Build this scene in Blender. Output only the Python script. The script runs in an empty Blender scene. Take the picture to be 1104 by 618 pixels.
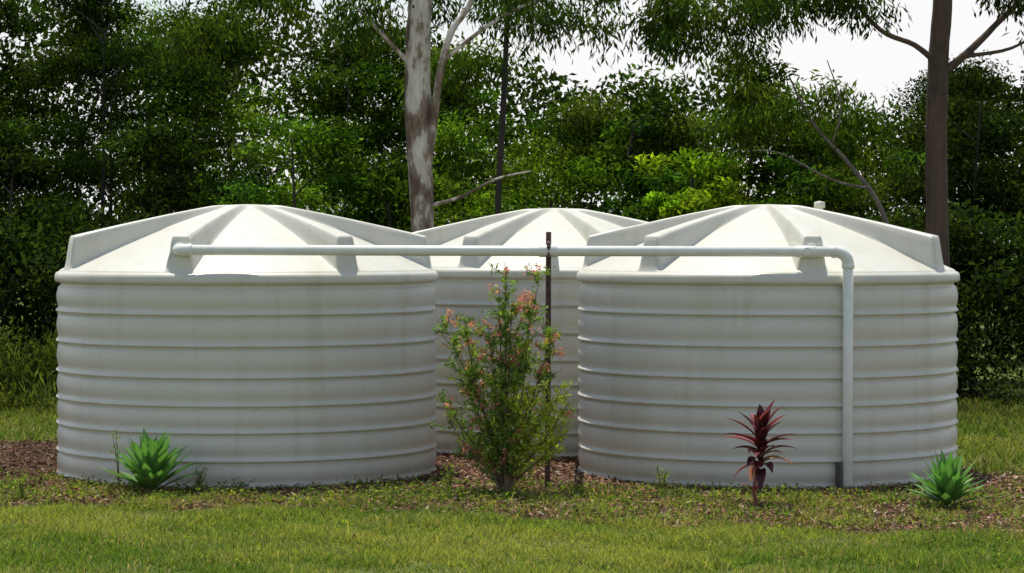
import bpy, math
import numpy as np
from mathutils import Vector
rng=np.random.default_rng(7)
scene=bpy.context.scene
scene.view_settings.view_transform='Standard'
scene.view_settings.look='None'
scene.view_settings.exposure=0
# ------------------------------------------------------------ helpers
def link(o,parent=None):
    scene.collection.objects.link(o)
    if parent is not None: o.parent=parent
    return o
def empty(name,loc=(0,0,0),rotz=0):
    o=bpy.data.objects.new(name,None); o.location=loc; o.rotation_euler=(0,0,rotz); o.empty_display_size=0.2
    return link(o)
def mesh_np(name,V,F,mat,cols=None,smooth=False,parent=None):
    V=np.asarray(V,dtype=np.float32); F=np.asarray(F,dtype=np.int32)
    k=F.shape[1]; me=bpy.data.meshes.new(name)
    me.vertices.add(len(V)); me.vertices.foreach_set('co',V.ravel())
    me.loops.add(F.size); me.loops.foreach_set('vertex_index',F.ravel())
    me.polygons.add(len(F)); me.polygons.foreach_set('loop_start',np.arange(0,F.size,k,dtype=np.int32))
    try: me.polygons.foreach_set('loop_total',np.full(len(F),k,dtype=np.int32))
    except Exception: pass
    me.update(calc_edges=True)
    me.polygons.foreach_set('use_smooth',np.full(len(F),smooth,dtype=bool))
    if cols is not None:
        a=me.color_attributes.new('Col','FLOAT_COLOR','POINT')
        c=np.ones((len(V),4),dtype=np.float32); c[:,:3]=cols
        a.data.foreach_set('color',c.ravel())
    me.materials.append(mat)
    o=bpy.data.objects.new(name,me)
    return link(o,parent)
def newmat(name):
    m=bpy.data.materials.new(name); m.use_nodes=True
    nt=m.node_tree; b=nt.nodes['Principled BSDF']
    return m,nt,b
def N(nt,t,**kw):
    n=nt.nodes.new(t)
    for k,v in kw.items(): setattr(n,k,v)
    return n
def noise(nt,scale,detail=4,rough=.55,vec=None,mapscale=None):
    n=N(nt,'ShaderNodeTexNoise'); n.inputs['Scale'].default_value=scale
    n.inputs['Detail'].default_value=detail; n.inputs['Roughness'].default_value=rough
    tc=N(nt,'ShaderNodeTexCoord'); src=tc.outputs['Object']
    if mapscale:
        mp=N(nt,'ShaderNodeMapping'); mp.inputs['Scale'].default_value=mapscale
        nt.links.new(src,mp.inputs[0]); src=mp.outputs[0]
    nt.links.new(src,n.inputs['Vector'])
    return n.outputs['Fac']
def ramp(nt,fac,stops):
    r=N(nt,'ShaderNodeValToRGB'); e=r.color_ramp.elements
    while len(e)<len(stops): e.new(0.5)
    for i,(p,c) in enumerate(stops):
        e[i].position=p; e[i].color=(*c,1)
    nt.links.new(fac,r.inputs[0]); return r.outputs[0]
def mix(nt,fac,a,b,mode='MIX'):
    m=N(nt,'ShaderNodeMix',data_type='RGBA',blend_type=mode)
    for s,v in ((m.inputs[0],fac),(m.inputs[6],a),(m.inputs[7],b)):
        if isinstance(v,(int,float)): s.default_value=v
        elif isinstance(v,tuple): s.default_value=(*v,1)
        else: nt.links.new(v,s)
    return m.outputs[2]
def bump(nt,b,h,strength,dist):
    n=N(nt,'ShaderNodeBump'); n.inputs['Strength'].default_value=strength; n.inputs['Distance'].default_value=dist
    nt.links.new(h,n.inputs['Height']); nt.links.new(n.outputs[0],b.inputs['Normal'])
def leafmat(name,trans=.35,rough=.45,spec=.4,tint=(1.25,1.3,.5),simple=False):
    m,nt,b=newmat(name)
    a=N(nt,'ShaderNodeAttribute',attribute_name='Col')
    if simple:
        nt.nodes.remove(b); b=N(nt,'ShaderNodeBsdfDiffuse'); nt.links.new(a.outputs['Color'],b.inputs['Color'])
        nt.links.new(b.outputs[0],nt.nodes['Material Output'].inputs['Surface'])
    else:
        nt.links.new(a.outputs['Color'],b.inputs['Base Color'])
        b.inputs['Roughness'].default_value=rough
        b.inputs['Specular IOR Level'].default_value=spec
    if trans>0:
        t=N(nt,'ShaderNodeBsdfTranslucent')
        nt.links.new(mix(nt,1.0,a.outputs['Color'],tint,'MULTIPLY'),t.inputs['Color'])
        ms=N(nt,'ShaderNodeMixShader'); ms.inputs[0].default_value=trans
        nt.links.new(b.outputs[0],ms.inputs[1]); nt.links.new(t.outputs[0],ms.inputs[2])
        nt.links.new(ms.outputs[0],nt.nodes['Material Output'].inputs['Surface'])
    return m
LEAF=leafmat('leaf_mat',.45,tint=(2.3,2.3,.7),simple=True); GRASS=leafmat('grass_mat',.42,tint=(1.6,1.6,.7),simple=True); RED=leafmat('cordyline_leaf_mat',.2,.4,.35,(1.6,.9,.9))
SUCC=leafmat('succulent_leaf_mat',.2,.45,.25,(1.4,1.6,.8))
CHIP=leafmat('mulch_chip_mat',0.0,simple=True)
def unit(v): return v/np.maximum(np.linalg.norm(v,axis=-1,keepdims=True),1e-6)
def rdir(n): return unit(rng.normal(size=(n,3)))
def leaves(C,T,Nn,L,W,cols):
    """diamond leaves. C centre, T tip direction, Nn rough normal"""
    T=unit(T); S=unit(np.cross(T,Nn)); Up=np.cross(S,T)
    L=L[:,None]; W=W[:,None]
    a=C-T*L*.5; b=C+S*W*.5+Up*L*.06; c=C+T*L*.5; d=C-S*W*.5+Up*L*.06
    V=np.stack([a,b,c,d],1).reshape(-1,3)
    F=np.arange(len(C)*4).reshape(-1,4)
    return V,F,np.repeat(cols,4,0)
def tube(pts,rad,seg=10,sub=4,wob=0.0):
    pts=np.array(pts,float); rad=np.array(rad,float)
    n=len(pts); P=[];R=[]
    for i in range(n-1):
        p0=pts[max(i-1,0)];p1=pts[i];p2=pts[i+1];p3=pts[min(i+2,n-1)]
        for k in range(sub):
            t=k/sub
            P.append(.5*((2*p1)+(-p0+p2)*t+(2*p0-5*p1+4*p2-p3)*t*t+(-p0+3*p1-3*p2+p3)*t**3))
            R.append(rad[i]*(1-t)+rad[i+1]*t)
    P.append(pts[-1]);R.append(rad[-1]); P=np.array(P);R=np.array(R)
    T=unit(np.gradient(P,axis=0))
    ref=np.array([0.13,1,0.05]) if abs(T[0][1])<.9 else np.array([0,0,1.])
    A=unit(np.cross(T,ref)); B=np.cross(T,A)
    an=np.linspace(0,2*np.pi,seg,endpoint=False)
    rr=R[:,None]*(1+wob*rng.normal(size=(len(P),seg)))
    V=P[:,None,:]+rr[...,None]*(np.cos(an)[None,:,None]*A[:,None,:]+np.sin(an)[None,:,None]*B[:,None,:])
    F=[]
    for i in range(len(P)-1):
        for j in range(seg):
            j2=(j+1)%seg; F.append((i*seg+j,i*seg+j2,(i+1)*seg+j2,(i+1)*seg+j))
    return V.reshape(-1,3),np.array(F)
def join(parts):
    V=[];F=[];C=[];o=0
    for p in parts:
        V.append(p[0]);F.append(np.asarray(p[1])+o);o+=len(p[0])
        if len(p)>2: C.append(p[2])
    return np.concatenate(V),np.concatenate(F),(np.concatenate(C) if C else None)
def nz(x,y,s=1,o=0):
    x=x*s+o;y=y*s-o*1.7
    return (np.sin(x*1.3+1.7*np.sin(y*.9+1))+np.sin(y*1.7+1.3*np.sin(x*1.1+2))+.6*np.sin(x*2.9+y*2.3)+.5*np.sin(x*4.7-y*3.9+.5))/3.1
# ------------------------------------------------------------ world / light
# sun is high and a little behind the tanks (roofs glow, walls are in open shade)
el=math.radians(72); az=math.radians(-22)      # azimuth from +Y towards +X
d=Vector((math.sin(az)*math.cos(el),math.cos(az)*math.cos(el),math.sin(el)))
w=bpy.data.worlds.new('World'); scene.world=w; w.use_nodes=True
nt=w.node_tree; bg=nt.nodes['Background']
sky=N(nt,'ShaderNodeTexSky',sky_type='NISHITA'); sky.sun_disc=False
sky.sun_elevation=el; sky.sun_rotation=az; sky.air_density=1.0; sky.dust_density=1.0
# bright broken cloud added to whiten sky and lift fill, thicker towards the horizon
tc=N(nt,'ShaderNodeTexCoord'); mp=N(nt,'ShaderNodeMapping'); mp.inputs['Scale'].default_value=(1,1,2.6)
nt.links.new(tc.outputs['Generated'],mp.inputs[0])
cn=N(nt,'ShaderNodeTexNoise'); cn.inputs['Scale'].default_value=3.2; cn.inputs['Detail'].default_value=7; cn.inputs['Roughness'].default_value=.55
nt.links.new(mp.outputs[0],cn.inputs['Vector'])
sx=N(nt,'ShaderNodeSeparateXYZ'); nt.links.new(tc.outputs['Generated'],sx.inputs[0])
hm=N(nt,'ShaderNodeMapRange'); hm.inputs['From Min'].default_value=.0; hm.inputs['From Max'].default_value=.7; hm.inputs['To Min'].default_value=.30; hm.inputs['To Max'].default_value=-.12
nt.links.new(sx.outputs['Z'],hm.inputs[0])
ad=N(nt,'ShaderNodeMath',operation='ADD'); nt.links.new(cn.outputs['Fac'],ad.inputs[0]); nt.links.new(hm.outputs[0],ad.inputs[1])
cf=ramp(nt,ad.outputs[0],[(.52,(0,0,0)),(.72,(1,1,1))])
nt.links.new(mix(nt,cf,sky.outputs[0],(6.9,6.9,6.9)),bg.inputs[0]); bg.inputs[1].default_value=.14
sl=bpy.data.lights.new('sun','SUN'); sl.energy=4.7; sl.angle=math.radians(.5); sl.color=(1,.955,.87)
so=bpy.data.objects.new('sun',sl); so.rotation_euler=d.to_track_quat('Z','Y').to_euler(); so.location=(10,0,20); link(so)
# ------------------------------------------------------------ camera
cam=bpy.data.cameras.new('camera'); cam.lens=88.47; cam.sensor_width=36; cam.clip_end=2000
co=bpy.data.objects.new('camera',cam); co.location=(0,0,2.25); co.rotation_euler=(math.radians(90-1.14),0,0)
link(co); scene.camera=co
# ------------------------------------------------------------ materials
m,nt,b=newmat('tank_plastic'); TANK=m
g=noise(nt,1.2,4,.5); g2=noise(nt,4,4,.6,mapscale=(1.2,1.2,.12)); g3=noise(nt,60,3,.6)
c=ramp(nt,g,[(.3,(.605,.592,.498)),(.7,(.635,.622,.53))])
st=ramp(nt,g2,[(.32,(.86,.85,.80)),(.5,(1,1,1))])
c=mix(nt,.6,c,st,'MULTIPLY')
sp=ramp(nt,g3,[(.34,(.84,.82,.76)),(.44,(1,1,1))]); c=mix(nt,.4,c,sp,'MULTIPLY')
# splash-back dirt near the ground
tc=N(nt,'ShaderNodeTexCoord'); sx=N(nt,'ShaderNodeSeparateXYZ'); nt.links.new(tc.outputs['Object'],sx.inputs[0])
mr=N(nt,'ShaderNodeMapRange'); mr.inputs['From Min'].default_value=0; mr.inputs['From Max'].default_value=.30; mr.inputs['To Min'].default_value=.75; mr.inputs['To Max'].default_value=0
nt.links.new(sx.outputs['Z'],mr.inputs[0])
mm=N(nt,'ShaderNodeMath',operation='MULTIPLY'); nt.links.new(mr.outputs[0],mm.inputs[0]); nt.links.new(noise(nt,9,5,.7),mm.inputs[1])
c=mix(nt,mm.outputs[0],c,(.26,.20,.13))
nt.links.new(c,b.inputs['Base Color']); b.inputs['Roughness'].default_value=.42; b.inputs['Specular IOR Level'].default_value=.45
bump(nt,b,noise(nt,2.2,2,.4),.10,.02)
m,nt,b=newmat('pvc_pipe'); PVC=m
c=ramp(nt,noise(nt,9,4,.6),[(.35,(.72,.74,.66)),(.65,(.80,.81,.74))]); nt.links.new(c,b.inputs['Base Color']); b.inputs['Roughness'].default_value=.38
m,nt,b=newmat('rusty_steel'); RUST=m
c=ramp(nt,noise(nt,25,5,.6),[(.35,(.035,.022,.018)),(.65,(.12,.06,.04))]); nt.links.new(c,b.inputs['Base Color']); b.inputs['Roughness'].default_value=.8
m,nt,b=newmat('black_plastic'); BLACK=m
c=ramp(nt,noise(nt,20,3),[(.3,(.03,.03,.025)),(.7,(.06,.055,.045))]); nt.links.new(c,b.inputs['Base Color']); b.inputs['Roughness'].default_value=.5
def bark(name,stops,sc=5,ms=(1,1,.25),bs=.6):
    m,nt,b=newmat(name)
    f=noise(nt,sc,6,.65,mapscale=ms); c=ramp(nt,f,stops)
    f2=noise(nt,sc*5,4,.6,mapscale=(1,1,.2)); c=mix(nt,.6,c,ramp(nt,f2,[(.3,(.55,.55,.55)),(.6,(1,1,1))]),'MULTIPLY')
    nt.links.new(c,b.inputs['Base Color']); b.inputs['Roughness'].default_value=.85
    bump(nt,b,f2,bs,.03); return m
GUM=bark('gum_bark',[(.38,(.14,.09,.06)),(.46,(.30,.23,.17)),(.50,(.60,.54,.46)),(.7,(.78,.74,.68))],3.2,(1,1,.4))
GREY=bark('grey_bark',[(.3,(.10,.08,.06)),(.7,(.26,.22,.18))],4)
BROWN=bark('brown_bark',[(.3,(.045,.028,.02)),(.6,(.12,.075,.05)),(.8,(.2,.15,.11))],4)
DARKB=bark('dark_bark',[(.3,(.03,.025,.02)),(.7,(.07,.055,.045))],4)
TWIG=bark('twig_bark',[(.3,(.10,.06,.04)),(.7,(.22,.15,.1))],12)
# ------------------------------------------------------------ ground
m,nt,b=newmat('ground_soil_grass'); GRD=m
c1=ramp(nt,noise(nt,1.3,6,.6),[(.3,(.09,.12,.03)),(.5,(.13,.17,.04)),(.7,(.18,.19,.06))])
c2=ramp(nt,noise(nt,40,4,.7),[(.3,(.5,.5,.5)),(.6,(1,1,1))])
c=mix(nt,1.0,c1,c2,'MULTIPLY'); nt.links.new(c,b.inputs['Base Color']); b.inputs['Roughness'].default_value=.95
b.inputs['Specular IOR Level'].default_value=.1
bump(nt,b,noise(nt,25,4,.7),.6,.05)
mesh_np('ground',[(-600,-300,0),(600,-300,0),(600,900,0),(-600,900,0)],[(0,1,2,3)],GRD)
fx=[-9,-6,-4,-1,.5,2,3.5,6,9]; fy=[20.9,20.8,20.95,20.55,19.8,19.2,18.8,18.5,18.3]
def bedf(X,Y):
    n1=.30*nz(X,Y,1.6,3)+.16*nz(X,Y,6,1)
    f=Y-(np.interp(X,fx,fy)+n1)
    back=np.interp(X,[-9,-4.6,-4.2,4.0,4.4,9],[27.3,27.6,29,29,23.7,23.3])+n1
    g=back-Y
    s=np.minimum(X+8+n1,7.5-X+n1)
    return np.minimum(np.minimum(f,g),s)
def bedz(X,Y):
    B=bedf(X,Y); return np.where(B>0,.006+.010*np.clip(B/.5,0,1),0)
m,nt,b=newmat('mulch_soil'); MUL=m
c1=ramp(nt,noise(nt,14,6,.7),[(.3,(.05,.03,.022)),(.5,(.12,.07,.045)),(.7,(.22,.14,.09))])
nt.links.new(c1,b.inputs['Base Color']); b.inputs['Roughness'].default_value=.95; b.inputs['Specular IOR Level'].default_value=.1
bump(nt,b,noise(nt,45,4,.7),1,.04)
gx=np.arange(-8.6,8.1,.07); gy=np.arange(17.6,29.6,.07)
GX,GY=np.meshgrid(gx,gy,indexing='ij'); Bf=bedf(GX,GY)
GZ=np.where(Bf>0,.006+.010*np.clip(Bf/.5,0,1),.004)
V=np.stack([GX,GY,GZ],-1).reshape(-1,3); ny=len(gy)
I,J=np.meshgrid(np.arange(len(gx)-1),np.arange(ny-1),indexing='ij')
ok=(Bf[:-1,:-1]>-.03); I=I[ok];J=J[ok]
F=np.stack([I*ny+J,(I+1)*ny+J,(I+1)*ny+J+1,I*ny+J+1],-1)
mesh_np('mulch_bed',V,F,MUL,smooth=True)
TC=[(-2.52,24.0),(2.43,24.0),(.46,27.15)]
def intank(X,Y,m=0):
    r=np.zeros(len(X),bool)
    for a,b_ in TC: r|=((X-a)**2+(Y-b_)**2)<(1.79+m)**2
    return r
# mulch chips
n=105000
X=rng.uniform(-8,7.5,n);Y=rng.uniform(17.8,27.9,n); k=(bedf(X,Y)>rng.uniform(-.25,.2,n))&~intank(X,Y)
X=X[k];Y=Y[k];n=len(X)
C=np.stack([X,Y,bedz(X,Y)+rng.uniform(.004,.03,n)],-1)
T=rdir(n);T[:,2]*=.35; Nn=rdir(n)*.5+np.array([0,0,1.])
base=np.array([(.27,.16,.10),(.18,.095,.06),(.38,.27,.18),(.32,.16,.10),(.09,.06,.04),(.48,.40,.30)])[rng.choice(6,n,p=[.28,.24,.16,.15,.11,.06])]
base=base*np.where((X<-4.2)&(Y>22),.6,1.0)[:,None]
V,F,cc=leaves(C,T,Nn,rng.uniform(.025,.085,n),rng.uniform(.010,.028,n),base*rng.uniform(.7,1.2,(n,1)))
mesh_np('mulch_chips',V,F,CHIP,cc)
# ------------------------------------------------------------ grass
def blades(X,Y,h,wd,cols,lean=.5):
    n=len(X); a=rng.uniform(0,2*np.pi,n); S=np.stack([np.cos(a),np.sin(a),0*a],-1)
    ln=rng.normal(size=(n,3))*lean; ln[:,2]=1; ln=unit(ln)
    b0=np.stack([X,Y,bedz(X,Y)],-1)
    w2=wd[:,None]*.5
    tip=b0+ln*h[:,None]*np.array([1.35,1.35,.92])
    F=np.arange(n*4).reshape(-1,4)
    V=np.stack([b0-S*w2,b0+S*w2,tip+S*w2*.15,tip-S*w2*.15],1).reshape(-1,3)
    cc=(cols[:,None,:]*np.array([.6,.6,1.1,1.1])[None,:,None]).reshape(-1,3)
    return V,F,cc
def gcol(X,Y,n):
    f=np.clip(.5+.8*nz(X,Y,.9,5)+.5*nz(X,Y,3.4,2)+rng.normal(size=n)*.2,0,1)[:,None]
    c=np.array([.14,.235,.04])*(1-f)+np.array([.35,.38,.09])*f
    dry=rng.random(n)<np.clip(.12+.15*nz(X,Y,2.1,7),.03,.4); c[dry]=np.array([.46,.39,.19])
    dk=rng.random(n)<.18; c[dk]*=.55
    return c*rng.uniform(.75,1.2,(n,1))
parts=[]
n=320000
X=rng.uniform(-6.2,6.2,n);Y=rng.uniform(15.4,21.4,n);B=bedf(X,Y)
k=(B<.0)|(rng.random(n)<.6*np.exp(-B/.4)*np.clip(.6+nz(X,Y,3,4),0,1)); k&=rng.random(n)<np.clip(.72+.55*nz(X,Y,2.2,9),.2,1)
X=X[k];Y=Y[k];n=len(X)
h=rng.uniform(.025,.07,n)*(1+.8*np.clip(nz(X,Y,3,2),-.5,1)); tall=rng.random(n)<.02; h[tall]*=2
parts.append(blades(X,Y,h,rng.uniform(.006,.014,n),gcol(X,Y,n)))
n=110000
X=rng.uniform(-12,12,n);Y=rng.uniform(21,34,n);B=bedf(X,Y)
k=(B<.02)&~intank(X,Y,.03); X=X[k];Y=Y[k];n=len(X)
h=rng.uniform(.05,.15,n)
parts.append(blades(X,Y,h,rng.uniform(.012,.024,n),gcol(X,Y,n)*.75))
# tufts in bed
nt_=480
tx=rng.uniform(-5.5,5.5,nt_);ty=19+rng.beta(1.4,1.6,nt_)*4.2
tx=np.repeat(tx,34)+rng.normal(size=nt_*34)*.06; ty=np.repeat(ty,34)+rng.normal(size=nt_*34)*.06
k=(bedf(tx,ty)>0)&~intank(tx,ty,.02)&(rng.random(len(tx))<.9)
X=tx[k];Y=ty[k];n=len(X)
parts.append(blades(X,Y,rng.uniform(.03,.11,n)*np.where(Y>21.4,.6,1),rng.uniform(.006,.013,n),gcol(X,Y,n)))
# loose broad-leaf weeds in the lawn
V,F,cc=join(parts)
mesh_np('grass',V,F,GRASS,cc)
# low weeds / clover in bed and lawn edge
n0=640
wx=rng.uniform(-5.6,5.6,n0); wy=np.interp(wx,fx,fy)+rng.uniform(.1,1,n0)**1.2*2.6
wy=np.where(rng.random(n0)<.36,21.5+rng.normal(size=n0)*.25,wy)
lw=rng.random(n0)<.14; wy[lw]=rng.uniform(16.8,20.5,lw.sum())
q=28; hh=np.repeat(rng.uniform(.02,.11,n0),q); sp=np.repeat(rng.uniform(.04,.15,n0),q)
X=np.repeat(wx,q)+rng.normal(size=n0*q)*sp; Y=np.repeat(wy,q)+rng.normal(size=n0*q)*sp
k=~intank(X,Y,.03); Z=.02+rng.random(n0*q)*hh
ci=np.repeat(np.array([(.11,.19,.04),(.17,.24,.05),(.09,.15,.04),(.2,.2,.07)])[rng.integers(0,4,n0)],q,0)
X=X[k];Y=Y[k];Z=Z[k];ci=ci[k];n=len(X)
V,F,cc=leaves(np.stack([X,Y,Z],-1),rdir(n)+np.array([0,0,.2]),rdir(n)*.6+np.array([0,0,1.]),rng.uniform(.02,.05,n),rng.uniform(.012,.026,n),ci*rng.uniform(.7,1.3,(n,1)))
mesh_np('bed_weeds',V,F,LEAF,cc*.85)
# ------------------------------------------------------------ water tanks
SEG=720
zs=[.05,.28,.53,.77,1.02,1.30,1.58,1.835]
prof=[(1.782,-.05)]
prev=-.05
for i,z in enumerate(zs):
    a=prev+.034;bz=z-.034
    for t in np.linspace(0,1,7):
        prof.append((1.780+.018*math.sin(math.pi*t),a+(bz-a)*t))
    if i<7:
        prof+= [(1.764,z-.030),(1.762,z-.019),(1.796,z-.012),(1.805,z-.004),(1.800,z+.006),(1.784,z+.026)]
    prev=z
prof+= [(1.760,1.812),(1.760,1.838),(1.800,1.846),(1.812,1.856),(1.815,1.875),(1.813,1.905),(1.806,1.925),(1.79,1.938),(1.77,1.946)]
prof=np.array(prof)
an=np.linspace(0,2*np.pi,SEG,endpoint=False)
rr=np.concatenate([np.linspace(1.765,1.60,20),np.linspace(1.57,.04,44),[.001]])
def sst(a,b_,x):
    t=np.clip((x-a)/(b_-a),0,1); return t*t*(3-2*t)
NR=7
def roofz(r,th):
    s=np.sqrt(r*r+.16**2)-.16
    base=1.955+(2.575-1.955)*(1-s/1.617)
    base=base+.035*np.sin(np.pi*np.clip(r/1.77,0,1))
    per=2*np.pi/NR; dth=(th+per/2)%per-per/2
    dist=np.abs(r*np.sin(dth)); wd=.032+.045*(r/1.7)**2
    mask=1-sst(wd,wd+.05,dist)
    ridge=2.60-.21*s+.012*np.sin(np.pi*np.clip(r/1.7,0,1))
    e=sst(1.765,1.695,r)*sst(.02,.35,r)
    out=base+np.maximum(ridge-base,0)*mask*e
    return out
Vw=np.stack([prof[:,0][:,None]*np.cos(an),prof[:,0][:,None]*np.sin(an),prof[:,1][:,None]*np.ones(SEG)],-1)
RR,TH=np.meshgrid(rr,an,indexing='ij')
Vr=np.stack([RR*np.cos(TH),RR*np.sin(TH),roofz(RR,TH)],-1)
VV=np.concatenate([Vw,Vr],0); nr=len(VV)
I,J=np.meshgrid(np.arange(nr-1),np.arange(SEG),indexing='ij');I=I.ravel();J=J.ravel();J2=(J+1)%SEG
F=np.stack([I*SEG+J,I*SEG+J2,(I+1)*SEG+J2,(I+1)*SEG+J],-1)
def tank(cx,cy,rotdeg,hoodang):
    e=empty('water_tank',(cx,cy,-.02))
    o=mesh_np('tank_shell',VV.reshape(-1,3),F,TANK,smooth=True,parent=e)
    o.rotation_euler=(0,0,math.radians(rotdeg))
    if hoodang is not None:
        t=math.radians(hoodang); fwd=Vector((math.sin(t),-math.cos(t),0)); sd=Vector((math.cos(t),math.sin(t),0))
        V=[];Fh=[];ns=13
        rings=[(1.735,1.93,.13,2.19),(1.72,1.93,.142,2.215),(1.69,1.93,.145,2.24),(1.5,1.95,.14,2.285),(1.25,1.98,.12,2.33),(.95,2.05,.09,2.38)]
        for (r,z0,hw,z1) in rings:
            for i in range(ns):
                a=math.pi*i/(ns-1)
                x=-math.cos(a); y=math.sin(a)
                xx=hw*(abs(x)**.75)*(1 if x>0 else -1); zz=z0+(z1-z0)*(y**.6)
                xx*= (1-.35*(zz-z0)/(z1-z0))
                p=fwd*r+sd*xx; V.append((p.x,p.y,zz))
        for i in range(len(rings)-1):
            for j in range(ns-1): Fh.append((i*ns+j,i*ns+j+1,(i+1)*ns+j+1,(i+1)*ns+j))
        me=bpy.data.meshes.new('inlet_hood'); me.from_pydata(V,[],Fh+[tuple(range(ns-1,-1,-1))]); me.update()
        for p in me.polygons: p.use_smooth=len(p.vertices)==4
        me.materials.append(TANK); link(bpy.data.objects.new('inlet_hood',me),e)
    return e
tl=tank(-2.52,24,-90-14.5,-14.5)
tr=tank(2.43,24,-90+8,7.5)
tm=tank(.46,27.15,-90+20,None)
# vent cap on right tank roof
V,Fv=tube([(.52,.15,2.3),(.52,.15,2.56)],[.035,.035],12,1); V2,F2=tube([(.52,.15,2.54),(.52,.15,2.545),(.52,.15,2.60),(.52,.15,2.61)],[.01,.055,.05,.005],12,1)
V,Fv,_=join([(V,Fv),(V2,F2)]); mesh_np('vent_cap',V,Fv,TANK,smooth=True,parent=tr)
# ------------------------------------------------------------ pipework
pp=empty('water_pipe'); PY=22.235;PZ=2.115
def cyl(name,a,b_,r,mat,parent,seg=24,cap=True):
    a=np.array(a,float);b_=np.array(b_,float);dd=(b_-a)/np.linalg.norm(b_-a)
    pts=[a,a+dd*.0005,a+dd*.003,b_-dd*.003,b_-dd*.0005,b_]; rad=[.0005,r-.003,r,r,r-.003,.0005]
    V,Fc=tube(pts,rad,seg,1); return mesh_np(name,V,Fc,mat,smooth=True,parent=parent)
cyl('main_run',(-2.90,PY,PZ+.015),(2.90,PY,PZ),.046,PVC,pp)
def elbow(name,a,c_,b_,r):
    a,b_,c_=map(np.array,(a,b_,c_)); P=[(1-t)**2*a+2*t*(1-t)*c_+t*t*b_ for t in np.linspace(0,1,10)]
    V,Fc=tube(P,[r]*10,24,1); mesh_np(name,V,Fc,PVC,smooth=True,parent=pp)
elbow('elbow_down',(2.84,PY,PZ),(2.97,PY,PZ),(2.97,PY,PZ-.13),.053)
cyl('elbow_socket',(2.825,PY,PZ),(2.86,PY,PZ),.057,PVC,pp); cyl('elbow_socket_low',(2.97,PY,PZ-.11),(2.97,PY,PZ-.15),.057,PVC,pp)
cyl('down_pipe',(2.97,PY,PZ-.1),(2.97,PY,-.05),.046,PVC,pp)
elbow('elbow_inlet',(-2.84,PY,PZ+.015),(-2.96,PY,PZ+.015),(-2.96,PY+.13,PZ+.015),.053)
cyl('inlet_stub',(-2.96,PY+.1,PZ+.015),(-2.96,PY+.45,PZ+.015),.046,PVC,pp)
cyl('inlet_collar',(-2.865,PY,PZ+.015),(-2.825,PY,PZ+.015),.057,PVC,pp)
cyl('tee_body',(2.50,PY,PZ),(2.68,PY,PZ),.054,PVC,pp); cyl('tee_branch',(2.60,PY,PZ),(2.60,PY+.35,PZ),.05,PVC,pp)
cyl('tee_flange',(2.60,PY-.055,PZ),(2.60,PY-.005,PZ),.04,PVC,pp)
cyl('tee_mid',(.24,PY,PZ+.007),(.40,PY,PZ+.007),.054,PVC,pp); cyl('tank_feed',(.32,PY,PZ+.007),(.42,PY+3.5,PZ+.007),.043,PVC,pp)
# steel picket
pk=empty('steel_picket')
V,Fc=tube([(.315,22.33,-.1),(.32,22.33,1.2),(.325,22.33,2.29)],[.026,.025,.024],6,3); mesh_np('post',V,Fc,RUST,parent=pk)
V,Fc=tube([(.322,22.33,PZ-.062),(.322,22.17,PZ-.062),(.322,22.17,PZ+.07),(.322,22.33,PZ+.07)],[.018]*4,8,4); mesh_np('pipe_strap',V,Fc,RUST,parent=pk)
# slim dark block and stub added by down pipe, form guessed
ob=empty('dark_block',(2.885,22.22,0))
def box(name,lo,hi,mat,parent,bev=.006):
    x0,y0,z0=lo;x1,y1,z1=hi
    me=bpy.data.meshes.new(name); me.from_pydata([(x0,y0,z0),(x1,y0,z0),(x1,y1,z0),(x0,y1,z0),(x0,y0,z1),(x1,y0,z1),(x1,y1,z1),(x0,y1,z1)],[],[(0,3,2,1),(4,5,6,7),(0,1,5,4),(1,2,6,5),(2,3,7,6),(3,0,4,7)])
    me.materials.append(mat); o=link(bpy.data.objects.new(name,me),parent); bm=o.modifiers.new('b','BEVEL'); bm.width=bev; bm.segments=2; return o
box('body',(-.018,-.02,-.02),(.018,.06,.25),BLACK,ob); cyl('dark_stub',(0,.04,.10),(0,.3,.10),.025,BLACK,ob)
# ------------------------------------------------------------ foliage generators
def clump(c,rad,n,L,W,col,droop=0.,flat=.6,var=.3):
    dirs=rdir(n); r=rng.random(n)**.4
    P=dirs*r[:,None]*np.array([rad,rad,rad*flat])
    P+= .18*rad*rng.normal(size=(n,3))*np.array([1,1,.6])
    P=P+np.array(c)
    T=rdir(n)+dirs*.5; T[:,2]-=droop
    Nn=rdir(n)*.75+np.array([0,0,.8])+dirs*.4
    if droop>.5: Nn=rdir(n)
    cl=np.array(col)*rng.uniform(1-var,1+var)
    cl=cl*np.array([rng.uniform(.85,1.2),1,rng.uniform(.8,1.1)])
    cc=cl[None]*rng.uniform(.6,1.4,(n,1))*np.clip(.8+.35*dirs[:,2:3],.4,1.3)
    return leaves(P,T,Nn,L*rng.uniform(.6,1.35,n),W*rng.uniform(.6,1.3,n),cc)
hx=[-17,-8.1,-6.7,-5.2,-3.4,-1.95,-.77,.7,2.2,3.4,4.4,5.1,6.3,7.2,8.1,18]
hz=[7.4,7.1,6.7,6.0,6.3,6.0,5.5,5.1,4.9,5.2,4.8,4.4,4.5,5.2,5.0,6.3]
parts=[];tr_=[]
PAL=[(.05,.105,.018),(.033,.073,.013),(.075,.14,.018),(.058,.09,.02)]
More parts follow.
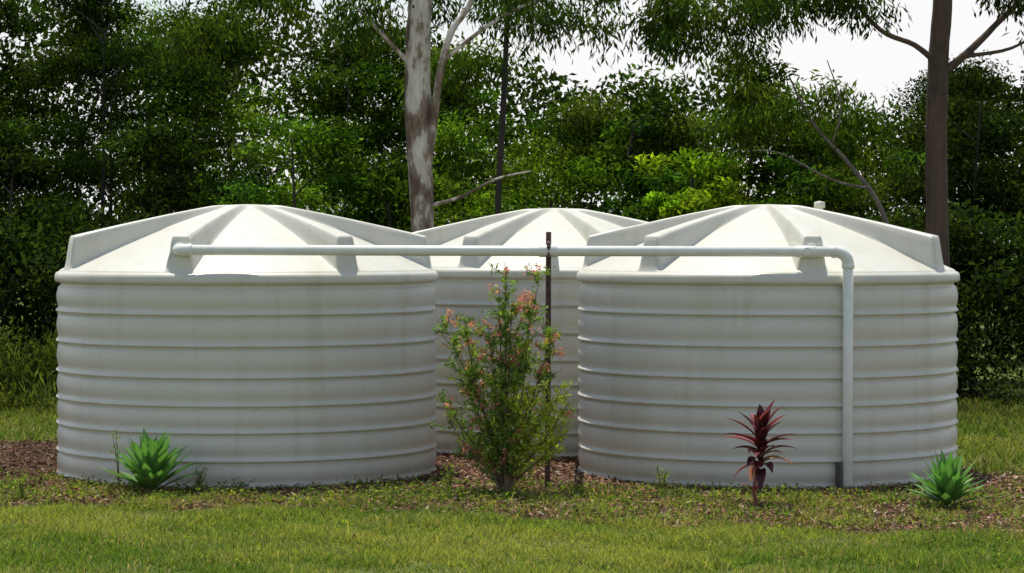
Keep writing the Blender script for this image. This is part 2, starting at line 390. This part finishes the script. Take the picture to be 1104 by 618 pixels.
for row,(Y0,sp) in enumerate([(36.5,2.1),(40,2.0),(44.5,2.2),(50,2.5)]):
    half=Y0*.27; xs=np.arange(-half,half,sp)
    for x in xs:
        x=x+rng.uniform(-.6,.6); y=Y0+rng.uniform(-1.2,1.2)
        H=np.interp(x*40/y,hx,hz); H=2.25+(H-2.25)*y/40
        H*=rng.uniform(.74,1.06) if row<2 else rng.uniform(.86,1.05)
        if row==0 : H*=rng.uniform(.55,.95)
        x40=x*40/y
        if x40<-5.3: col=np.array((.024,.046,.012))*rng.uniform(.7,1.25)  # deep shade at the left put into darker leaf colour
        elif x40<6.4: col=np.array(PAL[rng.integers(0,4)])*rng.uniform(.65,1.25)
        else: col=np.array((.026,.044,.013))*rng.uniform(.7,1.2)  # shade at the right edge put into the leaf colour
        if row>=2: col=col*.75  # back rows coloured darker to stand for forest shade
        crown=rng.uniform(1.0,1.6); nc=int((19 if x40<-4 else 17)*crown)
        lean=rng.normal()*.3; lsz=rng.uniform(.08,.14)
        V,Ft=tube([(x,y,-.1),(x+lean*.4,y,H*.4),(x+lean,y,H*.8)],[.05+.03*rng.random(),.03,.01],7,3); tr_.append((V,Ft))
        zlo=.6 if row==0 else 1.4
        for i in range(nc):
            t=rng.random()**.85; z=zlo+t*(H-zlo-.3)
            sp2=crown*(1-.55*max(0,(t-.55)/.45))*(.9 if t>.15 else 1.1)
            a=rng.uniform(0,6.283); q=sp2*math.sqrt(rng.random())
            cx=x+lean*t+q*math.cos(a); cy=y+q*math.sin(a)
            R=rng.uniform(.28,.68)*(1.12 if row>1 else 1)
            dk=.6 if z<2.2 else 1  # low clumps painted darker, standing in for canopy shade
            Ls=lsz
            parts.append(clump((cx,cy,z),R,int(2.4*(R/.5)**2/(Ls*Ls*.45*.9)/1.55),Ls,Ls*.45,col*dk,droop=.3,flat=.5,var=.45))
            if rng.random()<.3:
                V,Ft=tube([(x+lean*t,y,z-.5),((x+cx)/2,(y+cy)/2,z-.2),(cx,cy,z)],[.02,.014,.005],5,2); tr_.append((V,Ft))
# deep backdrop of far forest
n=90000
X=rng.uniform(-20,20,n);Y=rng.uniform(54,60,n); Ht=np.interp(X*40/Y,hx,hz);Ht=2.25+(Ht-2.25)*Y/40*.86
Z=rng.random(n)**.9*(Ht*np.clip(1+.10*nz(X,Y*.3,2,1),.7,1.1))
parts.append(leaves(np.stack([X,Y,Z],-1),rdir(n),rdir(n),rng.uniform(.13,.22,n),rng.uniform(.08,.13,n),np.array([.018,.033,.010])*rng.uniform(.6,1.4,(n,1))))  # very dark leaf colour carries the shade of the forest depth
ff=empty('forest_trees')
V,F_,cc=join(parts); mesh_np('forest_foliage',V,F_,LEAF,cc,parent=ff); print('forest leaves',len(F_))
V,F_,_=join(tr_); mesh_np('forest_trunks',V,F_,DARKB,smooth=True,parent=ff)
# undergrowth along tree line
parts=[]
for i in range(150):
    x=rng.uniform(-12,12); y=rng.uniform(31.8,36); z=rng.uniform(.1,1.2)*(.6+.4*(y-31.8)/4)
    if x<-5 and y<34: col=(.045,.075,.02)
    else: col=(.022,.038,.012)
    parts.append(clump((x,y,z),rng.uniform(.3,.6),250,.11,.035,col,droop=-.4,flat=.8))
for s_ in (-1,1):
    for i in range(75):
        x=s_*rng.uniform(4.6,12); y=rng.uniform(34.2,38.5); z=rng.uniform(.3,2.5)
        parts.append(clump((x,y,z),rng.uniform(.4,.7),240,.14,.06,(.02,.036,.011),droop=.2,flat=.8))
for i in range(50):
    x=rng.uniform(-10,-5); y=rng.uniform(30.5,33.5); z=rng.uniform(.05,.9)
    parts.append(clump((x,y,z),rng.uniform(.2,.42),190,.14,.018,(.065,.095,.028),droop=-1.2,flat=.9))
V,F_,cc=join(parts); mesh_np('undergrowth_bushes',V,F_,LEAF,cc)
# ------------------------------------------------------------ named eucalypts
def gumtree(limbs,mat,clumps,L=.13,W=.032):
    e=empty('eucalyptus_tree')
    P=[tube(p,r,12,5,.03) for p,r in limbs]
    V,F_,_=join(P); mesh_np('trunk_and_limbs',V,F_,mat,smooth=True,parent=e)
    P=[]
    for (c_,rad,nn,col) in clumps: P.append(clump(c_,rad,nn,L,W,col,droop=1.3,flat=.8,var=.3))
    V,F_,cc=join(P); mesh_np('crown_foliage',V,F_,LEAF,cc,parent=e)
    return e
def crown(cx,cy,z0,z1,R,k,col=(.055,.09,.025)):
    o=[]
    for i in range(k):
        a=rng.uniform(0,6.283);q=R*math.sqrt(rng.random());z=rng.uniform(z0,z1)
        o.append(((cx+q*math.cos(a),cy+q*math.sin(a)*.7,z),rng.uniform(.25,.55),190,col))
    return o
G=(.055,.095,.023)
gumtree([([(-1.20,33,-.1),(-1.19,33,1.2),(-1.17,33,2.4),(-1.22,33,3.6),(-1.24,33,4.6),(-1.20,33,5.6),(-1.3,33.1,7.5),(-1.1,33.2,9)],[.19,.16,.15,.175,.17,.15,.10,.05]),
 ([(-1.14,32.97,2.9),(-1.03,32.9,3.7),(-.95,32.9,4.3),(-.80,32.9,4.9),(-.5,33,5.4),(0,33,6.8)],[.06,.055,.05,.045,.04,.03]),
 ([(-1.1,32.95,2.65),(-.7,32.8,2.75),(-.2,32.8,3.0),(.25,32.8,3.1)],[.03,.022,.015,.008]),
 ([(-.95,32.9,4.5),(-.3,32.8,5.0),(.3,32.8,5.3),(1.1,32.8,5.45)],[.03,.025,.018,.01]),
 ([(-1.25,33,4.4),(-1.8,32.8,5.0),(-2.4,32.7,5.6)],[.035,.025,.015])],GUM,
 crown(-.9,33.6,7.0,9.8,2.6,40)+crown(1.0,33.1,4.8,5.7,1.4,20,G)+crown(-3.0,33.1,4.8,5.9,1.7,24,G))
gumtree([([(5.60,33,-.1),(5.60,33,1.2),(5.57,33,2.6),(5.56,33,3.8),(5.60,33,4.8),(5.66,33,6),(5.6,33.1,8)],[.19,.16,.145,.14,.13,.12,.06]),
 ([(5.6,33,4.35),(5.95,32.9,4.65),(6.3,32.9,5.0),(6.75,32.9,5.5),(7.1,33,6.4)],[.065,.05,.04,.035,.02]),
 ([(5.58,33,4.5),(5.25,32.9,4.75),(4.8,32.9,4.95),(4.3,32.8,5.5)],[.045,.035,.03,.02]),
 ([(5.9,32.9,4.6),(6.5,32.8,4.7),(7.0,32.8,5.0)],[.03,.02,.01])],BROWN,
 crown(5.4,33.4,6.6,9.5,2.6,44)+crown(3.0,32.9,4.6,5.6,1.4,25,G)+crown(4.6,32.9,5.1,5.6,.8,8,G)+crown(6.9,32.9,4.9,5.6,.8,7,(.035,.055,.018)))
# leaning sapling, bare grey stem
gumtree([([(5.35,34.0,-.1),(5.25,34.0,1.4),(5.0,33.9,2.55),(4.5,33.8,3.25),(4.05,33.8,3.75),(3.7,33.7,4.4)],[.05,.04,.035,.028,.022,.01]),
 ([(4.8,33.8,2.9),(4.3,33.7,3.0),(3.6,33.6,3.35),(3.2,33.6,3.4)],[.02,.016,.01,.005]),
 ([(4.3,33.8,3.5),(4.4,33.7,4.0),(4.2,33.6,4.6)],[.016,.012,.006])],GREY,
 crown(3.8,34.4,3.6,4.9,.9,14,(.06,.105,.02))+crown(4.9,34.6,3.2,4.2,.6,8,(.06,.105,.02)))
# slim dark trunk tree behind middle tank
gumtree([([(-.2,35.2,-.1),(-.2,35.2,2.5),(-.1,35.2,4.5),(0,35.2,7)],[.06,.045,.04,.03])],DARKB,crown(-.1,35.2,4.0,7,1.4,22,(.045,.085,.018)))
# bright shrub tree
e=empty('wattle_tree'); V,F_=tube([(2.5,35.4,-.1),(2.45,35.4,1.5),(2.55,35.4,3.2)],[.06,.05,.02],8,3); mesh_np('trunk',V,F_,DARKB,smooth=True,parent=e)
P=[]
for i in range(24):
    a=rng.uniform(0,6.283);q=.65*math.sqrt(rng.random())
    P.append(clump((2.4+q*math.cos(a),34.6+q*math.sin(a)*.7,rng.uniform(1.9,3.35)),rng.uniform(.16,.28),110,.12,.05,(.13,.22,.018),droop=.3,flat=.6))
V,F_,cc=join(P); mesh_np('foliage',V,F_,LEAF,cc,parent=e)
# ------------------------------------------------------------ shrub with pink tips
e=empty('flowering_shrub',(-.06,21.75,.0))
tg=[(0,2.03),(.30,1.9),(-.36,1.58),(-.54,1.5),(.42,1.45),(-.2,1.28),(-.55,.85),(.5,.95),(.52,.55),(-.42,.6),(.2,1.4),(.06,1.65),(-.3,1.0),(.32,.75),(-.1,.85),(.5,.7),(-.45,1.15),(.1,1.1),(-.15,1.5),(.38,1.15),(-.05,1.8),(-.5,.7),(.55,.8),(.25,1.65)]
stems=[];LC=[];LT=[];LCol=[]
for (tx_,tz) in tg:
    ty_=rng.uniform(-.33,.25)
    p0=np.array([rng.uniform(-.05,.05),rng.uniform(-.04,.04),-.05]); p3=np.array([tx_,ty_,tz])
    p1=p0+np.array([tx_*.2,ty_*.2,tz*.33]); p2=p0+np.array([tx_*.6,ty_*.6,tz*.66])
    stems.append(tube([p0,p1,p2,p3],[.014,.011,.007,.002],6,4))
    pts=[p0,p1,p2,p3]
    for s in range(int(12+10*tz)):
        t=rng.uniform(.27,1.0); f=t*3; i=min(int(f),2); a=pts[i]+(pts[i+1]-pts[i])*(f-i)
        dr=unit(np.array([rng.normal(),rng.normal(),rng.uniform(.1,1.3)])); ln=rng.uniform(.10,.27)*(1.15-.40*t)
        b_=a+dr*ln; stems.append(tube([a,(a+b_)/2+rng.normal(size=3)*.01,b_],[.004,.003,.0015],4,1))
        m_=int(rng.integers(13,25)); tt=rng.uniform(.1,1.05,m_)
        LC.append(a+dr*ln*tt[:,None]+rng.normal(size=(m_,3))*.02); LT.append(dr[None]*.7+rdir(m_)*.9)
        pink=(rng.random()<(.36 if b_[2]>1.2 else .16 if b_[0]<0 else .07))
        bc=np.array([(.17,.28,.045),(.12,.21,.04),(.27,.35,.055)][rng.integers(0,3)])
        if b_[0]>.1 and b_[2]<1.0: bc=np.array([.34,.42,.055])
        cl=np.repeat(bc[None],m_,0)*rng.uniform(.7,1.3,(m_,1))
        if pink:
            pm=tt>.55; cl[pm]=np.array([.54,.22,.20])*rng.uniform(.7,1.3,(pm.sum(),1))
        LCol.append(cl)
V,F_,_=join(stems); mesh_np('stems',V,F_,TWIG,smooth=True,parent=e)
C=np.concatenate(LC);T=np.concatenate(LT);cl=np.concatenate(LCol);n=len(C)
SHR=leafmat('shrub_leaf_mat',.45,.45,.3,(1.7,1.7,.8))
V,F_,cc=leaves(C,T,rdir(n)+np.array([0,0,.5]),rng.uniform(.04,.08,n),rng.uniform(.013,.024,n),cl); mesh_np('leaves',V,F_,SHR,cc,parent=e)
# ------------------------------------------------------------ blade-leaf plants
def blade_leaf(base,azim,elev,L,W,curl,cin,cout,seg=8,fold=.25):
    V=[];cc=[]; p=np.array(base,float); e_=elev
    S=np.array([-math.sin(azim),math.cos(azim),0])
    for i in range(seg+1):
        t=i/seg
        Tn=np.array([math.cos(azim)*math.cos(e_),math.sin(azim)*math.cos(e_),math.sin(e_)])
        Un=np.cross(S,Tn)*-1
        if Un[2]<0 and e_<1.5: Un=-Un
        wv=W*(.45+.55*math.sin(min(t/.45,1)*math.pi/2))*(1 if t<.45 else max(0.02,(1-((t-.45)/.55)**1.7)))
        for s,fz in ((-.5,fold),(0,0),(.5,fold)):
            V.append(p+S*wv*s+Un*fz*wv*.5)
            c_=np.array(cout) if s else np.array(cin); cc.append(c_*(.7+.45*t))
        p=p+Tn*L/seg; e_-=curl/seg
    F_=[]
    for i in range(seg):
        a=i*3
        F_+=[(a,a+1,a+4,a+3),(a+1,a+2,a+5,a+4)]
    return np.array(V),np.array(F_),np.array(cc)
def agave(loc,sc,k=46):
    e=empty('agave_plant',loc); P=[]
    for i in range(k):
        t=i/k; az_=i*2.39996; elv=math.radians(84-62*t**.8)+rng.normal()*.08
        L=sc*rng.uniform(.28,.38)*(.85+.3*t); g=rng.uniform(.75,1.15)
        P.append(blade_leaf((.02*math.cos(az_),.02*math.sin(az_),.02*sc+.14*(1-t)*sc),az_,elv,L,.08*sc,rng.uniform(.0,.5)-.1,np.array((.17,.34,.09))*g,np.array((.11,.26,.055))*g))
    V,F_,cc=join(P); mesh_np('rosette_leaves',V,F_,SUCC,cc,smooth=True,parent=e)
    V,F_=tube([(0,0,-.05),(0,0,.06*sc),(0,0,.15*sc)],[.04*sc,.05*sc,.02*sc],10,2); mesh_np('stem',V,F_,TWIG,smooth=True,parent=e)
agave((-3.12,21.7,.01),1.28,58); agave((3.57,20.6,.01),1.06,50)
e=empty('cordyline_plant',(2.05,20.8,.01))
V,F_=tube([(-.01,0,-.05),(-.045,0,.12),(-.03,0,.25),(.01,0,.45),(.02,0,.62)],[.017,.015,.014,.012,.008],8,4); mesh_np('stem',V,F_,bark('cordyline_stem',[(.3,(.2,.07,.06)),(.7,(.34,.14,.11))],14),smooth=True,parent=e)
P=[]
for i in range(42):
    t=i/42; z=.30+.30*(1-t)**.8; az_=i*2.39996+rng.normal()*.4
    elv=math.radians(80-68*t**.9)+rng.normal()*.2
    col=[(.12,.02,.025),(.06,.016,.018),(.27,.075,.075),(.09,.025,.025)][i%4]
    if i in (31,34,37,40): col=(.42,.28,.18)
    P.append(blade_leaf((.01,0,z),az_,elv,rng.uniform(.22,.38),.09,.4+1.1*t,np.array(col)*.8,np.array(col)*1.3,fold=.35))
for k_,az_ in enumerate((3.0,3.6,5.2)):
    P.append(blade_leaf((-.04,0,.12),az_,1.0,.16,.045,1.2,(.4,.08,.1),(.5,.14,.14)))
V,F_,cc=join(P); mesh_np('leaves',V,F_,RED,cc,smooth=True,parent=e)
# tall thin weeds near left tank
def weed(loc,h,k=4):
    e=empty('tall_weed',loc);S=[];C=[];
    for i in range(k):
        dx,dy=rng.normal(size=2)*.07*h*2
        S.append(tube([(0,0,-.03),(dx*.4,dy*.4,h*.5),(dx,dy,h*rng.uniform(.7,1))],[.005,.004,.002],5,3))
        m_=26; t=rng.uniform(.05,1,m_); C.append(np.stack([dx*t,dy*t,h*t*.9],-1)+rng.normal(size=(m_,3))*.022)
    V,F_,_=join(S); mesh_np('stalks',V,F_,TWIG,parent=e)
    C=np.concatenate(C);n=len(C); V,F_,cc=leaves(C,rdir(n)+np.array([0,0,.5]),rdir(n),rng.uniform(.03,.06,n),rng.uniform(.008,.016,n),np.array([.16,.22,.06])*rng.uniform(.7,1.3,(n,1))); mesh_np('leaves',V,F_,LEAF,cc,parent=e)
weed((-3.42,21.9,0),.6,2); weed((-2.75,21.95,0),.25,4); weed((1.3,21.8,0),.25,4); weed((-4.15,21.3,0),.22,5); weed((-.55,21.9,0),.3,5)
